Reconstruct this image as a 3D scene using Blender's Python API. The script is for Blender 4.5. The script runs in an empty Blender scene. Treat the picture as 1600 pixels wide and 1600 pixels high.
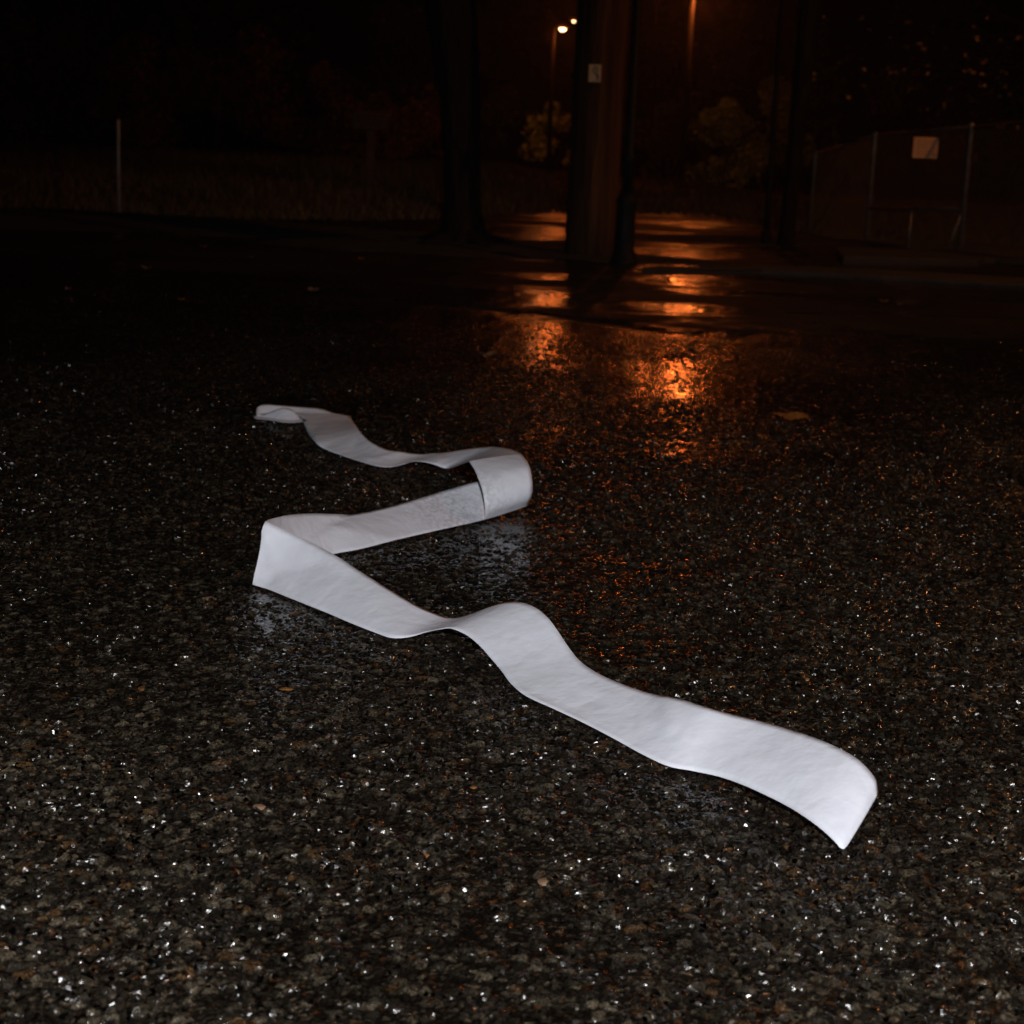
import bpy, math, random
import numpy as np
from mathutils import Vector, Matrix

# ------------------------------------------------------------------ camera
scene = bpy.context.scene
C = scene.collection
H = 0.62; FPX = 2600.0
PITCH = math.radians(12); ROLL = math.radians(2.3)
CAM_M = Matrix.Rotation(math.pi/2 - PITCH, 3, 'X') @ Matrix.Rotation(ROLL, 3, 'Z')
cam_data = bpy.data.cameras.new('camera')
cam_data.sensor_width = 24.0
cam_data.lens = 24.0 * FPX / 1600.0
cam_data.clip_start = 0.05; cam_data.clip_end = 2000
cam_data.dof.use_dof = True
cam_data.dof.focus_distance = 1.95
cam_data.dof.aperture_fstop = 7.6
cam = bpy.data.objects.new('camera', cam_data)
cam.matrix_world = Matrix.Translation((0, 0, H)) @ CAM_M.to_4x4()
C.objects.link(cam); scene.camera = cam

# ------------------------------------------------------------------ night sky
world = bpy.data.worlds.new('World'); scene.world = world
world.use_nodes = True
wn = world.node_tree; bg = wn.nodes['Background']
sky = wn.nodes.new('ShaderNodeTexSky'); sky.sky_type = 'NISHITA'; sky.sun_disc = False
sky.sun_elevation = math.radians(-8); sky.sun_rotation = math.radians(200)
wn.links.new(sky.outputs[0], bg.inputs[0]); bg.inputs[1].default_value = 0.02

# ------------------------------------------------------------------ lights and exposure
def light(name, kind, loc, power, col, size):
    d = bpy.data.lights.new(name, kind); d.energy = power; d.color = col
    d.shadow_soft_size = size
    o = bpy.data.objects.new(name, d); o.location = loc; C.objects.link(o); return o
# the photographer's flash, held behind and above the lens
FLASH_POWER = 93
flash = light('camera_flash', 'SPOT', (0.12, -0.62, 1.08), FLASH_POWER*4, (0.985, 0.975, 1.0), 0.025)
flash.data.spot_size = math.radians(62); flash.data.spot_blend = 0.9
_d = Vector((0.12, 2.0, 0.0)) - flash.location
flash.rotation_euler = _d.to_track_quat('-Z', 'Y').to_euler()

scene.view_settings.view_transform = 'Standard'; scene.view_settings.look = 'None'
scene.view_settings.exposure = 0; scene.view_settings.gamma = 1
scene.cycles.use_denoising = True
scene.cycles.sample_clamp_direct = 20
scene.cycles.max_bounces = 4
scene.cycles.use_light_tree = True
scene.cycles.sample_clamp_indirect = 4
scene.cycles.caustics_reflective = False; scene.cycles.caustics_refractive = False

random.seed(5)
rng = np.random.default_rng(11)

# ------------------------------------------------------------------ helpers
def ray(px, py):
    return CAM_M @ Vector(((px-800)/FPX, -(py-800)/FPX, -1.0))
def at_z(px, py, z=0.0):
    v = ray(px, py); return Vector((0, 0, H)) + v*((z-H)/v.z)
def at_y(px, py, y):
    v = ray(px, py); return Vector((0, 0, H)) + v*(y/v.y)

def tag(o, label=None, cat=None, group=None, kind=None):
    if label: o['label'] = label
    if cat: o['category'] = cat
    if group: o['group'] = group
    if kind: o['kind'] = kind
    return o
def empty(name, loc):
    o = bpy.data.objects.new(name, None); o.location = loc; C.objects.link(o); return o
def link_mesh(name, me, mat, parent=None, smooth=False):
    me.materials.append(mat)
    if smooth:
        me.polygons.foreach_set('use_smooth', [True]*len(me.polygons))
    o = bpy.data.objects.new(name, me); C.objects.link(o)
    if parent:
        o.parent = parent; o.location = -Vector(parent.location) if False else (0, 0, 0)
    return o
class MB:
    """collects geometry in local coordinates"""
    def __init__(s): s.v = []; s.f = []
    def add(s, vs, fs):
        n = len(s.v); s.v += [tuple(p) for p in vs]; s.f += [tuple(i+n for i in f) for f in fs]
    def box(s, c, d, rz=0, b=0.0, rot=None):
        hx, hy, hz = d[0]/2, d[1]/2, d[2]/2
        R = rot if rot else Matrix.Rotation(rz, 3, 'Z'); c = Vector(c)
        if b <= 0:
            vs = [(x*hx, y*hy, z*hz) for z in (-1, 1) for x, y in ((-1,-1),(1,-1),(1,1),(-1,1))]
            fs = [(3,2,1,0),(4,5,6,7),(0,1,5,4),(1,2,6,5),(2,3,7,6),(3,0,4,7)]
        else:
            vs = []
            for z, k in ((-hz, b), (-hz+b, 0), (hz-b, 0), (hz, b)):
                X, Y = hx-k, hy-k; q = b*(0 if k else 1)
                pts = [(-X+q,-Y),(X-q,-Y),(X,-Y+q),(X,Y-q),(X-q,Y),(-X+q,Y),(-X,Y-q),(-X,-Y+q)]
                vs += [(x, y, z) for x, y in pts]
            fs = [tuple(range(7, -1, -1)), tuple(range(24, 32))]
            for r in range(3):
                for i in range(8):
                    j = (i+1) % 8; fs.append((r*8+i, r*8+j, r*8+8+j, r*8+8+i))
        s.add([c + R @ Vector(p) for p in vs], fs)
    def tube(s, pts, radii, n=8, cap=True, wob=0.0):
        pts = [Vector(p) for p in pts]
        if not hasattr(radii, '__len__'): radii = [radii]*len(pts)
        vs = []; up = None
        for i, p in enumerate(pts):
            t = (pts[min(i+1, len(pts)-1)] - pts[max(i-1, 0)]).normalized()
            if up is None:
                a = Vector((1, 0, 0)) if abs(t.x) < .9 else Vector((0, 1, 0))
                up = (a - t*a.dot(t)).normalized()
            else:
                up = (up - t*up.dot(t)).normalized()
            w = t.cross(up)
            for k in range(n):
                a = 2*math.pi*k/n
                r = radii[i]*(1 + (wob*math.sin(a*3+i*.35)+wob*.7*math.sin(a*7-i*.9) if wob else 0))
                vs.append(p + (up*math.cos(a) + w*math.sin(a))*r)
        fs = [(i*n+k, i*n+(k+1) % n, (i+1)*n+(k+1) % n, (i+1)*n+k) for i in range(len(pts)-1) for k in range(n)]
        if cap:
            fs.append(tuple(range(n-1, -1, -1))); m = (len(pts)-1)*n
            fs.append(tuple(range(m, m+n)))
        s.add(vs, fs)
    def build(s, name, mat, parent=None, smooth=False):
        me = bpy.data.meshes.new(name); me.from_pydata(s.v, [], s.f); me.update()
        return link_mesh(name, me, mat, parent, smooth)

# ------------------------------------------------------------------ materials
def new_mat(name):
    m = bpy.data.materials.new(name); m.use_nodes = True
    nt = m.node_tree; return m, nt, nt.nodes['Principled BSDF']
def simple(name, col, rough=.5, metal=0, var=0.25, scale=8, bump=0.0, bscale=40, spec=.5, stretch=None):
    m, nt, b = new_mat(name)
    tc = nt.nodes.new('ShaderNodeTexCoord'); mp = nt.nodes.new('ShaderNodeMapping')
    if stretch: mp.inputs['Scale'].default_value = stretch
    nt.links.new(tc.outputs['Object'], mp.inputs[0])
    n = nt.nodes.new('ShaderNodeTexNoise'); n.inputs['Scale'].default_value = scale; n.inputs['Detail'].default_value = 6
    nt.links.new(mp.outputs[0], n.inputs['Vector'])
    r = nt.nodes.new('ShaderNodeValToRGB')
    r.color_ramp.elements[0].position = .3; r.color_ramp.elements[1].position = .7
    r.color_ramp.elements[0].color = (*[c*(1-var) for c in col], 1)
    r.color_ramp.elements[1].color = (*[min(1, c*(1+var)) for c in col], 1)
    nt.links.new(n.outputs[0], r.inputs[0]); nt.links.new(r.outputs[0], b.inputs['Base Color'])
    b.inputs['Roughness'].default_value = rough; b.inputs['Metallic'].default_value = metal
    b.inputs['Specular IOR Level'].default_value = spec
    if bump:
        n2 = nt.nodes.new('ShaderNodeTexNoise'); n2.inputs['Scale'].default_value = bscale; n2.inputs['Detail'].default_value = 5
        nt.links.new(mp.outputs[0], n2.inputs['Vector'])
        bp = nt.nodes.new('ShaderNodeBump'); bp.inputs['Strength'].default_value = 1; bp.inputs['Distance'].default_value = bump
        nt.links.new(n2.outputs[0], bp.inputs['Height']); nt.links.new(bp.outputs[0], b.inputs['Normal'])
    return m
def emit(name, col, s):
    m = bpy.data.materials.new(name); m.use_nodes = True; nt = m.node_tree; nt.nodes.clear()
    e = nt.nodes.new('ShaderNodeEmission'); o = nt.nodes.new('ShaderNodeOutputMaterial')
    e.inputs[0].default_value = (*col, 1); e.inputs[1].default_value = s
    nt.links.new(e.outputs[0], o.inputs[0]); return m

M_bark = simple('bark', (.012, .008, .005), .85, spec=.15, var=.6, scale=18, bump=.06, bscale=22, stretch=(1, 1, .25))
M_polewood = simple('pole_wood', (.075, .032, .013), .85, spec=.15, var=.6, scale=20, bump=.03, bscale=60, stretch=(1, 1, .06))
M_black = simple('black_paint', (.006, .006, .006), .65, var=.2, scale=30, spec=.2)
M_conduit = simple('dark_conduit', (.010, .008, .007), .8, var=.2, spec=.15)
M_galv = simple('galvanised_steel', (.07, .07, .07), .4, .85, var=.2, scale=30)
M_rustwire = simple('fence_steel', (.28, .26, .22), .5, .6, var=.3, scale=30)
M_wire = simple('fence_wire', (.30, .22, .14), .5, .3, var=.2)
M_plate = simple('pale_plate', (.50, .30, .07), .45, var=.15, scale=60)
M_signpaper = simple('beige_plate', (.90, .52, .24), .5, var=.12, scale=30)
M_ink = simple('dark_ink', (.03, .028, .02), .6, var=.1)
M_board = simple('board_wood', (.09, .05, .028), .7, var=.3, scale=15, stretch=(.2, 1, 1))
M_concrete = simple('wet_concrete', (.030, .026, .021), .8, var=.3, scale=5, bump=.006, bscale=60)
M_soil = simple('wet_soil', (.022, .016, .011), .8, var=.5, scale=12, bump=.02, bscale=40)
M_field = simple('field_ground', (.10, .062, .025), .9, var=.4, scale=1.5, bump=.05, bscale=12)
M_grass = simple('grass_blades', (.10, .07, .022), .6, var=.4, scale=.8)
M_leaf_green = simple('green_leaves', (.09, .20, .03), .5, var=.5, scale=2.5)
M_leaf_dark = simple('dark_leaves', (.06, .07, .025), .5, var=.5, scale=2.5)
M_leaf_lit = simple('lamplit_green_leaves', (.48, .60, .09), .5, var=.4, scale=2.5)  # brightened leaf colour: the street lamp's light on this bush is painted in
M_leaf_olive = simple('olive_leaves', (.22, .30, .07), .5, var=.6, scale=2.5)
M_leaf_brown = simple('brown_leaves', (.22, .11, .045), .55, var=.5, scale=2.5)
M_leaf_orange = simple('orange_leaf', (.22, .075, .014), .4, var=.3, scale=60, bump=.001, bscale=200)
M_leaf_tan = simple('tan_leaf', (.12, .06, .03), .4, var=.3, scale=60)
M_lamp = emit('sodium_glass', (1.0, .60, .28), 9)

# paper
def make_paper():
    m, nt, b = new_mat('white_paper')
    tc = nt.nodes.new('ShaderNodeTexCoord')
    n = nt.nodes.new('ShaderNodeTexNoise'); n.inputs['Scale'].default_value = 60; n.inputs['Detail'].default_value = 4
    nt.links.new(tc.outputs['Object'], n.inputs['Vector'])
    r = nt.nodes.new('ShaderNodeValToRGB')
    r.color_ramp.elements[0].position = .3; r.color_ramp.elements[1].position = .75
    r.color_ramp.elements[0].color = (.66, .68, .745, 1); r.color_ramp.elements[1].color = (.71, .73, .79, 1)
    nt.links.new(n.outputs[0], r.inputs[0])
    # a mottled damp stretch around the far leg, where the wet soaks through
    dist = nt.nodes.new('ShaderNodeVectorMath'); dist.operation = 'DISTANCE'
    dist.inputs[1].default_value = (-.10, 2.78, .04)
    nt.links.new(tc.outputs['Object'], dist.inputs[0])
    fr = nt.nodes.new('ShaderNodeMapRange'); fr.inputs['From Min'].default_value = .13; fr.inputs['From Max'].default_value = .03
    nt.links.new(dist.outputs['Value'], fr.inputs['Value'])
    n3 = nt.nodes.new('ShaderNodeTexNoise'); n3.inputs['Scale'].default_value = 150; n3.inputs['Detail'].default_value = 3
    nt.links.new(tc.outputs['Object'], n3.inputs['Vector'])
    mr = nt.nodes.new('ShaderNodeMapRange'); mr.inputs['From Min'].default_value = .4; mr.inputs['From Max'].default_value = .62
    nt.links.new(n3.outputs[0], mr.inputs['Value'])
    mu = nt.nodes.new('ShaderNodeMath'); mu.operation = 'MULTIPLY'
    nt.links.new(fr.outputs[0], mu.inputs[0]); nt.links.new(mr.outputs[0], mu.inputs[1])
    mx = nt.nodes.new('ShaderNodeMix'); mx.data_type = 'RGBA'
    mx.inputs[7].default_value = (.46, .46, .50, 1)
    nt.links.new(mu.outputs[0], mx.inputs[0]); nt.links.new(r.outputs[0], mx.inputs[6])
    nt.links.new(mx.outputs[2], b.inputs['Base Color'])
    b.inputs['Roughness'].default_value = .62
    b.inputs['Specular IOR Level'].default_value = .3
    n2 = nt.nodes.new('ShaderNodeTexNoise'); n2.inputs['Scale'].default_value = 22; n2.inputs['Detail'].default_value = 5
    nt.links.new(tc.outputs['Object'], n2.inputs['Vector'])
    bp = nt.nodes.new('ShaderNodeBump'); bp.inputs['Strength'].default_value = .5; bp.inputs['Distance'].default_value = .006
    nt.links.new(n2.outputs[0], bp.inputs['Height']); nt.links.new(bp.outputs[0], b.inputs['Normal'])
    # sharp little crumple lines
    wv = nt.nodes.new('ShaderNodeTexNoise'); wv.inputs['Scale'].default_value = 9; wv.inputs['Detail'].default_value = 2
    L_ = nt.links.new; L_(tc.outputs['Object'], wv.inputs['Vector'])
    s_ = nt.nodes.new('ShaderNodeMath'); s_.operation = 'SUBTRACT'; s_.inputs[1].default_value = .5; L_(wv.outputs[0], s_.inputs[0])
    a_ = nt.nodes.new('ShaderNodeMath'); a_.operation = 'ABSOLUTE'; L_(s_.outputs[0], a_.inputs[0])
    m_ = nt.nodes.new('ShaderNodeMath'); m_.operation = 'MINIMUM'; m_.inputs[1].default_value = .05; L_(a_.outputs[0], m_.inputs[0])
    b2 = nt.nodes.new('ShaderNodeBump'); b2.inputs['Strength'].default_value = .30; b2.inputs['Distance'].default_value = .02
    L_(m_.outputs[0], b2.inputs['Height']); L_(bp.outputs[0], b2.inputs['Normal']); L_(b2.outputs[0], b.inputs['Normal'])
    tr = nt.nodes.new('ShaderNodeBsdfTranslucent'); tr.inputs[0].default_value = (.8, .78, .78, 1)
    mixs = nt.nodes.new('ShaderNodeMixShader'); mixs.inputs[0].default_value = .14
    out = nt.nodes['Material Output']
    nt.links.new(b.outputs[0], mixs.inputs[1]); nt.links.new(tr.outputs[0], mixs.inputs[2])
    nt.links.new(mixs.outputs[0], out.inputs[0])
    return m
M_paper = make_paper()

# ------------------------------------------------------------------ noise for the terrain
def hsh(ix, iy, k):
    with np.errstate(over='ignore'):
        h = (ix.astype(np.int64)*374761393 + iy.astype(np.int64)*668265263 + k*2147483647) & 0xffffffff
        h = ((h ^ (h >> 13))*1274126177) & 0xffffffff
        h = (h ^ (h >> 16)); h = (h*2246822519) & 0xffffffff; h = h ^ (h >> 15)
    return (h & 0xffffff).astype(np.float32)/np.float32(0xffffff)
def vnoise(x, y, s, k):
    x = x*s; y = y*s; ix = np.floor(x); iy = np.floor(y); fx = (x-ix); fy = (y-iy)
    fx = fx*fx*(3-2*fx); fy = fy*fy*(3-2*fy); ix = ix.astype(np.int64); iy = iy.astype(np.int64)
    a = hsh(ix, iy, k); b = hsh(ix+1, iy, k); c = hsh(ix, iy+1, k); d = hsh(ix+1, iy+1, k)
    return (a*(1-fx)+b*fx)*(1-fy) + (c*(1-fx)+d*fx)*fy
def fbm(x, y, s, k, o=3):
    t = 0; a = .5; n = 0
    for i in range(o):
        t = t + a*vnoise(x, y, s*2**i, k+i); n += a; a *= .5
    return t/n
def voro(x, y, cell, k):
    x = x/cell; y = y/cell; ix = np.floor(x).astype(np.int64); iy = np.floor(y).astype(np.int64)
    f1 = np.full(x.shape, 9., np.float32); f2 = f1.copy(); idr = np.zeros(x.shape, np.float32)
    dx = np.zeros(x.shape, np.float32); dy = dx.copy()
    for i in (-1, 0, 1):
        for j in (-1, 0, 1):
            cx = ix+i; cy = iy+j
            px = cx + .1+.8*hsh(cx, cy, k); py = cy + .1+.8*hsh(cx, cy, k+1)
            ax = (x-px).astype(np.float32); ay = (y-py).astype(np.float32)
            d = np.sqrt(ax*ax+ay*ay); idd = hsh(cx, cy, k+2)
            near = d < f1
            f2 = np.where(near, f1, np.minimum(f2, d))
            idr = np.where(near, idd, idr); dx = np.where(near, ax, dx); dy = np.where(near, ay, dy)
            f1 = np.where(near, d, f1)
    return f1, f2, idr, dx, dy
def sstep(a, b, x):
    t = np.clip((x-a)/(b-a), 0, 1); return t*t*(3-2*t)
def terrain(x, y):
    """broad lie of the land (metres)"""
    x = np.asarray(x, float); y = np.asarray(y, float)
    z = -.22*sstep(13.5, 19, y)*sstep(2.5, 4.5, x)
    return z

# ------------------------------------------------------------------ ground: one wet asphalt sheet out to the horizon
def grow(start, step0, grows_after, ratio_step, end):
    out = [start]; 
    while out[-1] < end:
        p = out[-1]; st = step0 if p < grows_after else step0*(p/grows_after)**ratio_step
        out.append(p+st)
    return out
xs = grow(0, .0017, .50, 1.0, 2.6)
xs = xs + [xs[-1]*1.012**i for i in range(1, 400) if xs[-1]*1.012**i < 260]
xs = np.array([-v for v in xs[:0:-1]] + xs, np.float64)
ys = [.72]
while ys[-1] < 8.5: ys.append(ys[-1] + max(.0017, ys[-1]*.0014)*1.0)
while ys[-1] < 40: ys.append(ys[-1]*1.004)
while ys[-1] < 500: ys.append(ys[-1]*1.03)
back = [.72-.012*1.12**i for i in range(1, 50)]
ys = np.array(sorted(back)+ys, np.float64)

# edge of the rough asphalt: beyond this line the paving is smoother and floods
edge_px = [(0, 425), (250, 437), (450, 452), (600, 466), (740, 480), (860, 494), (1040, 518), (1300, 524), (1600, 540)]
edge_pt = [at_z(*p) for p in edge_px]
EX = np.array([p.x for p in edge_pt]); EY = np.array([p.y for p in edge_pt])

FACET = 5.2; HAZE = .0013
def build_ground():
    X, Y = np.meshgrid(xs, ys)
    X = X.astype(np.float32); Y = Y.astype(np.float32)
    sx = np.gradient(xs).astype(np.float32)[None, :]; sy = np.gradient(ys).astype(np.float32)[:, None]
    sp = np.maximum(sx, sy) + 0*X
    ey = np.interp(xs, EX, EY)[None, :].astype(np.float32)
    ewob = (fbm(X, Y, 1.3, 90)-.5)*.9+(fbm(X, Y, 9, 93)-.5)*.25
    smooth = sstep(-.35, .45, Y-ey-ewob*.8+(fbm(X, Y, 6, 95)-.5)*1.2)                # 0 rough asphalt, 1 smoother paving
    wx = X+(fbm(X, Y, 90, 5, 3)-.5)*.013; wy = Y+(fbm(X, Y, 90, 9, 3)-.5)*.013
    # two sizes of stone
    f1, f2, ida, dxa, dya = voro(wx, wy, .0135, 1)
    big = hsh((ida*9973).astype(np.int64), (ida*7919).astype(np.int64), 3)
    isbig = (ida > .42)
    ea = sstep(.03, .42, f2-f1)
    tilt = ((ida*37 % 1)-.5)*dxa + ((ida*71 % 1)-.5)*dya
    ha = np.where(isbig, ea*(.75+.45*(ida*13 % 1)) - f1*f1*.35 + tilt*.9*ea, 0)
    g1, g2, idb, dxb, dyb = voro(wx+3.3, wy+1.7, .0062, 21)
    eb = sstep(.02, .45, g2-g1)
    hb = eb*(.25+.30*idb) + (((idb*53 % 1)-.5)*dxb+((idb*29 % 1)-.5)*dyb)*.45*eb
    k1, k2, idc, dxc, dyc = voro(wx+7.1, wy-2.9, .023, 51)
    rc = np.sqrt(dxc*dxc*(.8+.5*(idc*19 % 1))+dyc*dyc*(.8+.5*(idc*47 % 1)))
    hc = np.where(idc > .76, 1.55*np.clip(1-(rc/.40)**2, 0, 1)**.6*(.55+.45*(idc*61 % 1))+((idc*37 % 1)-.5)*dxc*.8, 0)
    hs = np.maximum(np.maximum(ha, hb), hc)
    amp = .0044*(1-sstep(.004, .02, sp))
    amp = amp*(1-.93*smooth)
    lev = fbm(X, Y, 2.2, 40, 4)
    lev2 = fbm(X, Y, 14, 60, 2)
    # standing water: a few low places keep a film between the stones
    level = .10 + .38*sstep(.44, .66, lev) + .28*(lev2-.5)
    for (px, py, r, s) in ((790, 850, .24, .08), (440, 690, .2, .2), (650, 1050, .2, .06), (1060, 600, .7, .16), (820, 475, .8, .3), (1060, 640, .35, .12)):
        c = at_z(px, py); level = level + s*np.exp(-(((X-c.x)**2+((Y-c.y)*.55)**2)/(r*r)))
    level = level + .08*sstep(3.2, 5.2, Y)
    film = sstep(-.04, .12, level-hs)
    k = .10
    hm = np.log(np.exp(hs/k)+np.exp(level/k))*k            # soft maximum: water clings to the stones
    Z = hm*amp
    # smoother paving: shallow ripples and dips
    rip = (fbm(X*.7, Y*1.2, 7, 70, 5)-.5)
    Z = Z + smooth*(rip*.010*(1-sstep(.05, .4, sp)) + (fbm(X*.8, Y, 34, 77, 3)-.5)*.0030*(1-sstep(.02, .08, sp)))
    broad = (fbm(X, Y, 1.1, 80, 3)-.5)*.022*sstep(3.5, 6, Y)
    Z = Z + broad
    # shallow lip where the two pavings meet
    dl = Y-ey-ewob*.6
    Z = Z - .008*np.exp(-((dl+.06)/.14)**2) + .006*sstep(-.02, .10, dl)*(1-sstep(.1, 1.2, dl))
    Z = Z + terrain(X, Y) - .30*sstep(16, 30, Y)*0 
    # colours
    r1 = (ida*17 % 1); r2 = (ida*83 % 1)
    dark = np.array([.009, .008, .0075], np.float32)
    q5 = r1**5; stone = np.stack([.010+.018*r1+.06*q5, .009+.016*r1+.053*q5, .008+.012*r1+.042*q5], -1)
    tan = np.array([.062, .038, .020], np.float32)
    stone = np.where((r2 > .95)[..., None], tan*(.6+.7*r1[..., None]), stone)
    rb = (idb*41 % 1); rb4 = rb**4; small = np.stack([.010+.012*rb+.09*rb4, .009+.010*rb+.078*rb4, .008+.008*rb+.06*rb4], -1)
    small = np.where(((idb*97 % 1) > .95)[..., None], np.array([.065, .030, .012], np.float32), small)
    ca = (ha > hb)[..., None]
    top = np.where(ca, stone, small)
    rcx = (idc*113 % 1); large = np.stack([.014+.035*rcx**3, .013+.031*rcx**3, .010+.024*rcx**3], -1)
    large = np.where(((idc*59 % 1) > .93)[..., None], np.array([.045, .027, .014], np.float32), large)
    top = np.where((hc > np.maximum(ha, hb))[..., None], large, top)
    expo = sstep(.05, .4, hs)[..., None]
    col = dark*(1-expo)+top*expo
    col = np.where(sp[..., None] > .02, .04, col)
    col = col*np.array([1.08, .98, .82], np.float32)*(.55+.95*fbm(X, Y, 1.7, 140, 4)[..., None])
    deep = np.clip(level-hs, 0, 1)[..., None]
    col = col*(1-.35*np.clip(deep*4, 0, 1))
    patch = fbm(X, Y, 1.6, 33, 4)[..., None]
    scol = np.array([.030, .027, .022], np.float32)*(.3+1.4*patch)
    col = col*(1-smooth[..., None])+scol*smooth[..., None]
    wetp = sstep(.50, .62, fbm(X*.55, Y*1.1, 1.5, 50, 5))
    rough_a = .095 + .12*(ida*29 % 1)**3 - .03*film
    for (px, py, rx_, ry_) in ((815, 462, .55, .8), (815, 386, .35, .6), (830, 360, .5, 1.6), (1065, 395, .5, .8), (1070, 440, .35, .5), (1060, 480, .3, .4), (700, 460, .5, .3)):
        c = at_z(px, py); wetp = np.maximum(wetp, sstep(.35, .75, np.exp(-(((X-c.x)/rx_)**2+((Y-c.y)/ry_)**2))*(.6+.8*fbm(X, Y*1.5, 4, 58, 3))))
    rough_s = .62 - .54*wetp
    rough = rough_a*(1-smooth)+rough_s*smooth
    ny, nx = X.shape
    co = np.stack([X, Y, Z.astype(np.float32)], -1).reshape(-1, 3)
    me = bpy.data.meshes.new('asphalt_ground')
    me.vertices.add(ny*nx); me.vertices.foreach_set('co', co.ravel())
    idx = np.arange(ny*nx, dtype=np.int32).reshape(ny, nx)
    q = np.stack([idx[:-1, :-1], idx[:-1, 1:], idx[1:, 1:], idx[1:, :-1]], -1).reshape(-1, 4)
    nf = len(q)
    me.loops.add(nf*4); me.loops.foreach_set('vertex_index', q.ravel())
    me.polygons.add(nf); me.polygons.foreach_set('loop_start', np.arange(nf, dtype=np.int32)*4)
    me.update(calc_edges=True)
    me.shade_smooth()
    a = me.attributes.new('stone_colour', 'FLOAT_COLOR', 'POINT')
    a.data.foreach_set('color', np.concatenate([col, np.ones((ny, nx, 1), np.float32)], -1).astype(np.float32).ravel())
    a = me.attributes.new('gloss', 'FLOAT', 'POINT'); a.data.foreach_set('value', rough.astype(np.float32).ravel())
    a = me.attributes.new('paving', 'FLOAT', 'POINT'); a.data.foreach_set('value', smooth.astype(np.float32).ravel())
    a = me.attributes.new('film', 'FLOAT', 'POINT'); film = np.clip(film + .3*sstep(3.2, 5.2, Y), 0, 1.1); a.data.foreach_set('value', film.astype(np.float32).ravel())
    print('ground verts', ny*nx)
    m, nt, b = new_mat('wet_asphalt')
    L = nt.links.new
    def attr(n):
        k = nt.nodes.new('ShaderNodeAttribute'); k.attribute_name = n; return k
    ac = attr('stone_colour'); ag = attr('gloss'); ap = attr('paving'); af = attr('film')
    tc = nt.nodes.new('ShaderNodeTexCoord')
    n1 = nt.nodes.new('ShaderNodeTexNoise'); n1.inputs['Scale'].default_value = 420; n1.inputs['Detail'].default_value = 3
    L(tc.outputs['Object'], n1.inputs['Vector'])
    mr = nt.nodes.new('ShaderNodeMapRange'); mr.inputs['From Min'].default_value = .3; mr.inputs['From Max'].default_value = .7
    mr.inputs['To Min'].default_value = .12; mr.inputs['To Max'].default_value = 1.75
    L(n1.outputs[0], mr.inputs['Value'])
    mul = nt.nodes.new('ShaderNodeVectorMath'); mul.operation = 'SCALE'
    mr.inputs['To Max'].default_value = 1.15
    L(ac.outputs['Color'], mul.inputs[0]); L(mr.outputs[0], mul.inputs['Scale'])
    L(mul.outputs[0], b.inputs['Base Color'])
    L(ag.outputs['Fac'], b.inputs['Roughness'])
    b.inputs['IOR'].default_value = 1.5
    # fine grain: sharp little facets on the dry stones, weaker under the film
    v1 = nt.nodes.new('ShaderNodeTexVoronoi'); v1.inputs['Scale'].default_value = 330; v1.feature = 'F1'
    L(tc.outputs['Object'], v1.inputs['Vector'])
    n2 = nt.nodes.new('ShaderNodeTexNoise'); n2.inputs['Scale'].default_value = 260; n2.inputs['Detail'].default_value = 4
    L(tc.outputs['Object'], n2.inputs['Vector'])
    ad = nt.nodes.new('ShaderNodeMath'); ad.operation = 'SUBTRACT'
    L(n2.outputs[0], ad.inputs[0])
    vm = nt.nodes.new('ShaderNodeMath'); vm.operation = 'MULTIPLY'; vm.inputs[1].default_value = .5
    L(v1.outputs['Distance'], vm.inputs[0]); L(vm.outputs[0], ad.inputs[1])
    s1 = nt.nodes.new('ShaderNodeMath'); s1.operation = 'MULTIPLY_ADD'; s1.inputs[1].default_value = -.55; s1.inputs[2].default_value = .62
    L(af.outputs['Fac'], s1.inputs[0])
    s2 = nt.nodes.new('ShaderNodeMath'); s2.operation = 'MULTIPLY_ADD'; s2.inputs[1].default_value = -.75; s2.inputs[2].default_value = 1.0
    L(ap.outputs['Fac'], s2.inputs[0])
    s3 = nt.nodes.new('ShaderNodeMath'); s3.operation = 'MULTIPLY'
    L(s1.outputs[0], s3.inputs[0]); L(s2.outputs[0], s3.inputs[1])
    bp = nt.nodes.new('ShaderNodeBump'); bp.inputs['Distance'].default_value = .0022
    L(ad.outputs[0], bp.inputs['Height']); L(s3.outputs[0], bp.inputs['Strength'])
    # mineral facets: little flat grains lying at all angles, which flash when they face the light
    vf = nt.nodes.new('ShaderNodeTexVoronoi'); vf.inputs['Scale'].default_value = 235; vf.feature = 'F1'
    L(tc.outputs['Object'], vf.inputs['Vector'])
    cen = nt.nodes.new('ShaderNodeVectorMath'); cen.operation = 'SUBTRACT'; cen.inputs[1].default_value = (.5, .5, .5)
    L(vf.outputs['Color'], cen.inputs[0])
    sep = nt.nodes.new('ShaderNodeSeparateColor'); 
    wn_ = nt.nodes.new('ShaderNodeTexWhiteNoise'); wn_.noise_dimensions = '3D'
    L(vf.outputs['Position'], wn_.inputs['Vector'])
    pick = nt.nodes.new('ShaderNodeMapRange'); pick.inputs['From Min'].default_value = .2; pick.inputs['From Max'].default_value = 1.0
    pick.inputs['To Min'].default_value = 0; pick.inputs['To Max'].default_value = FACET
    L(wn_.outputs['Value'], pick.inputs['Value'])
    fm = nt.nodes.new('ShaderNodeMath'); fm.operation = 'MULTIPLY'
    L(pick.outputs[0], fm.inputs[0]); L(s3.outputs[0], fm.inputs[1])
    sc_ = nt.nodes.new('ShaderNodeVectorMath'); sc_.operation = 'SCALE'
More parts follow.
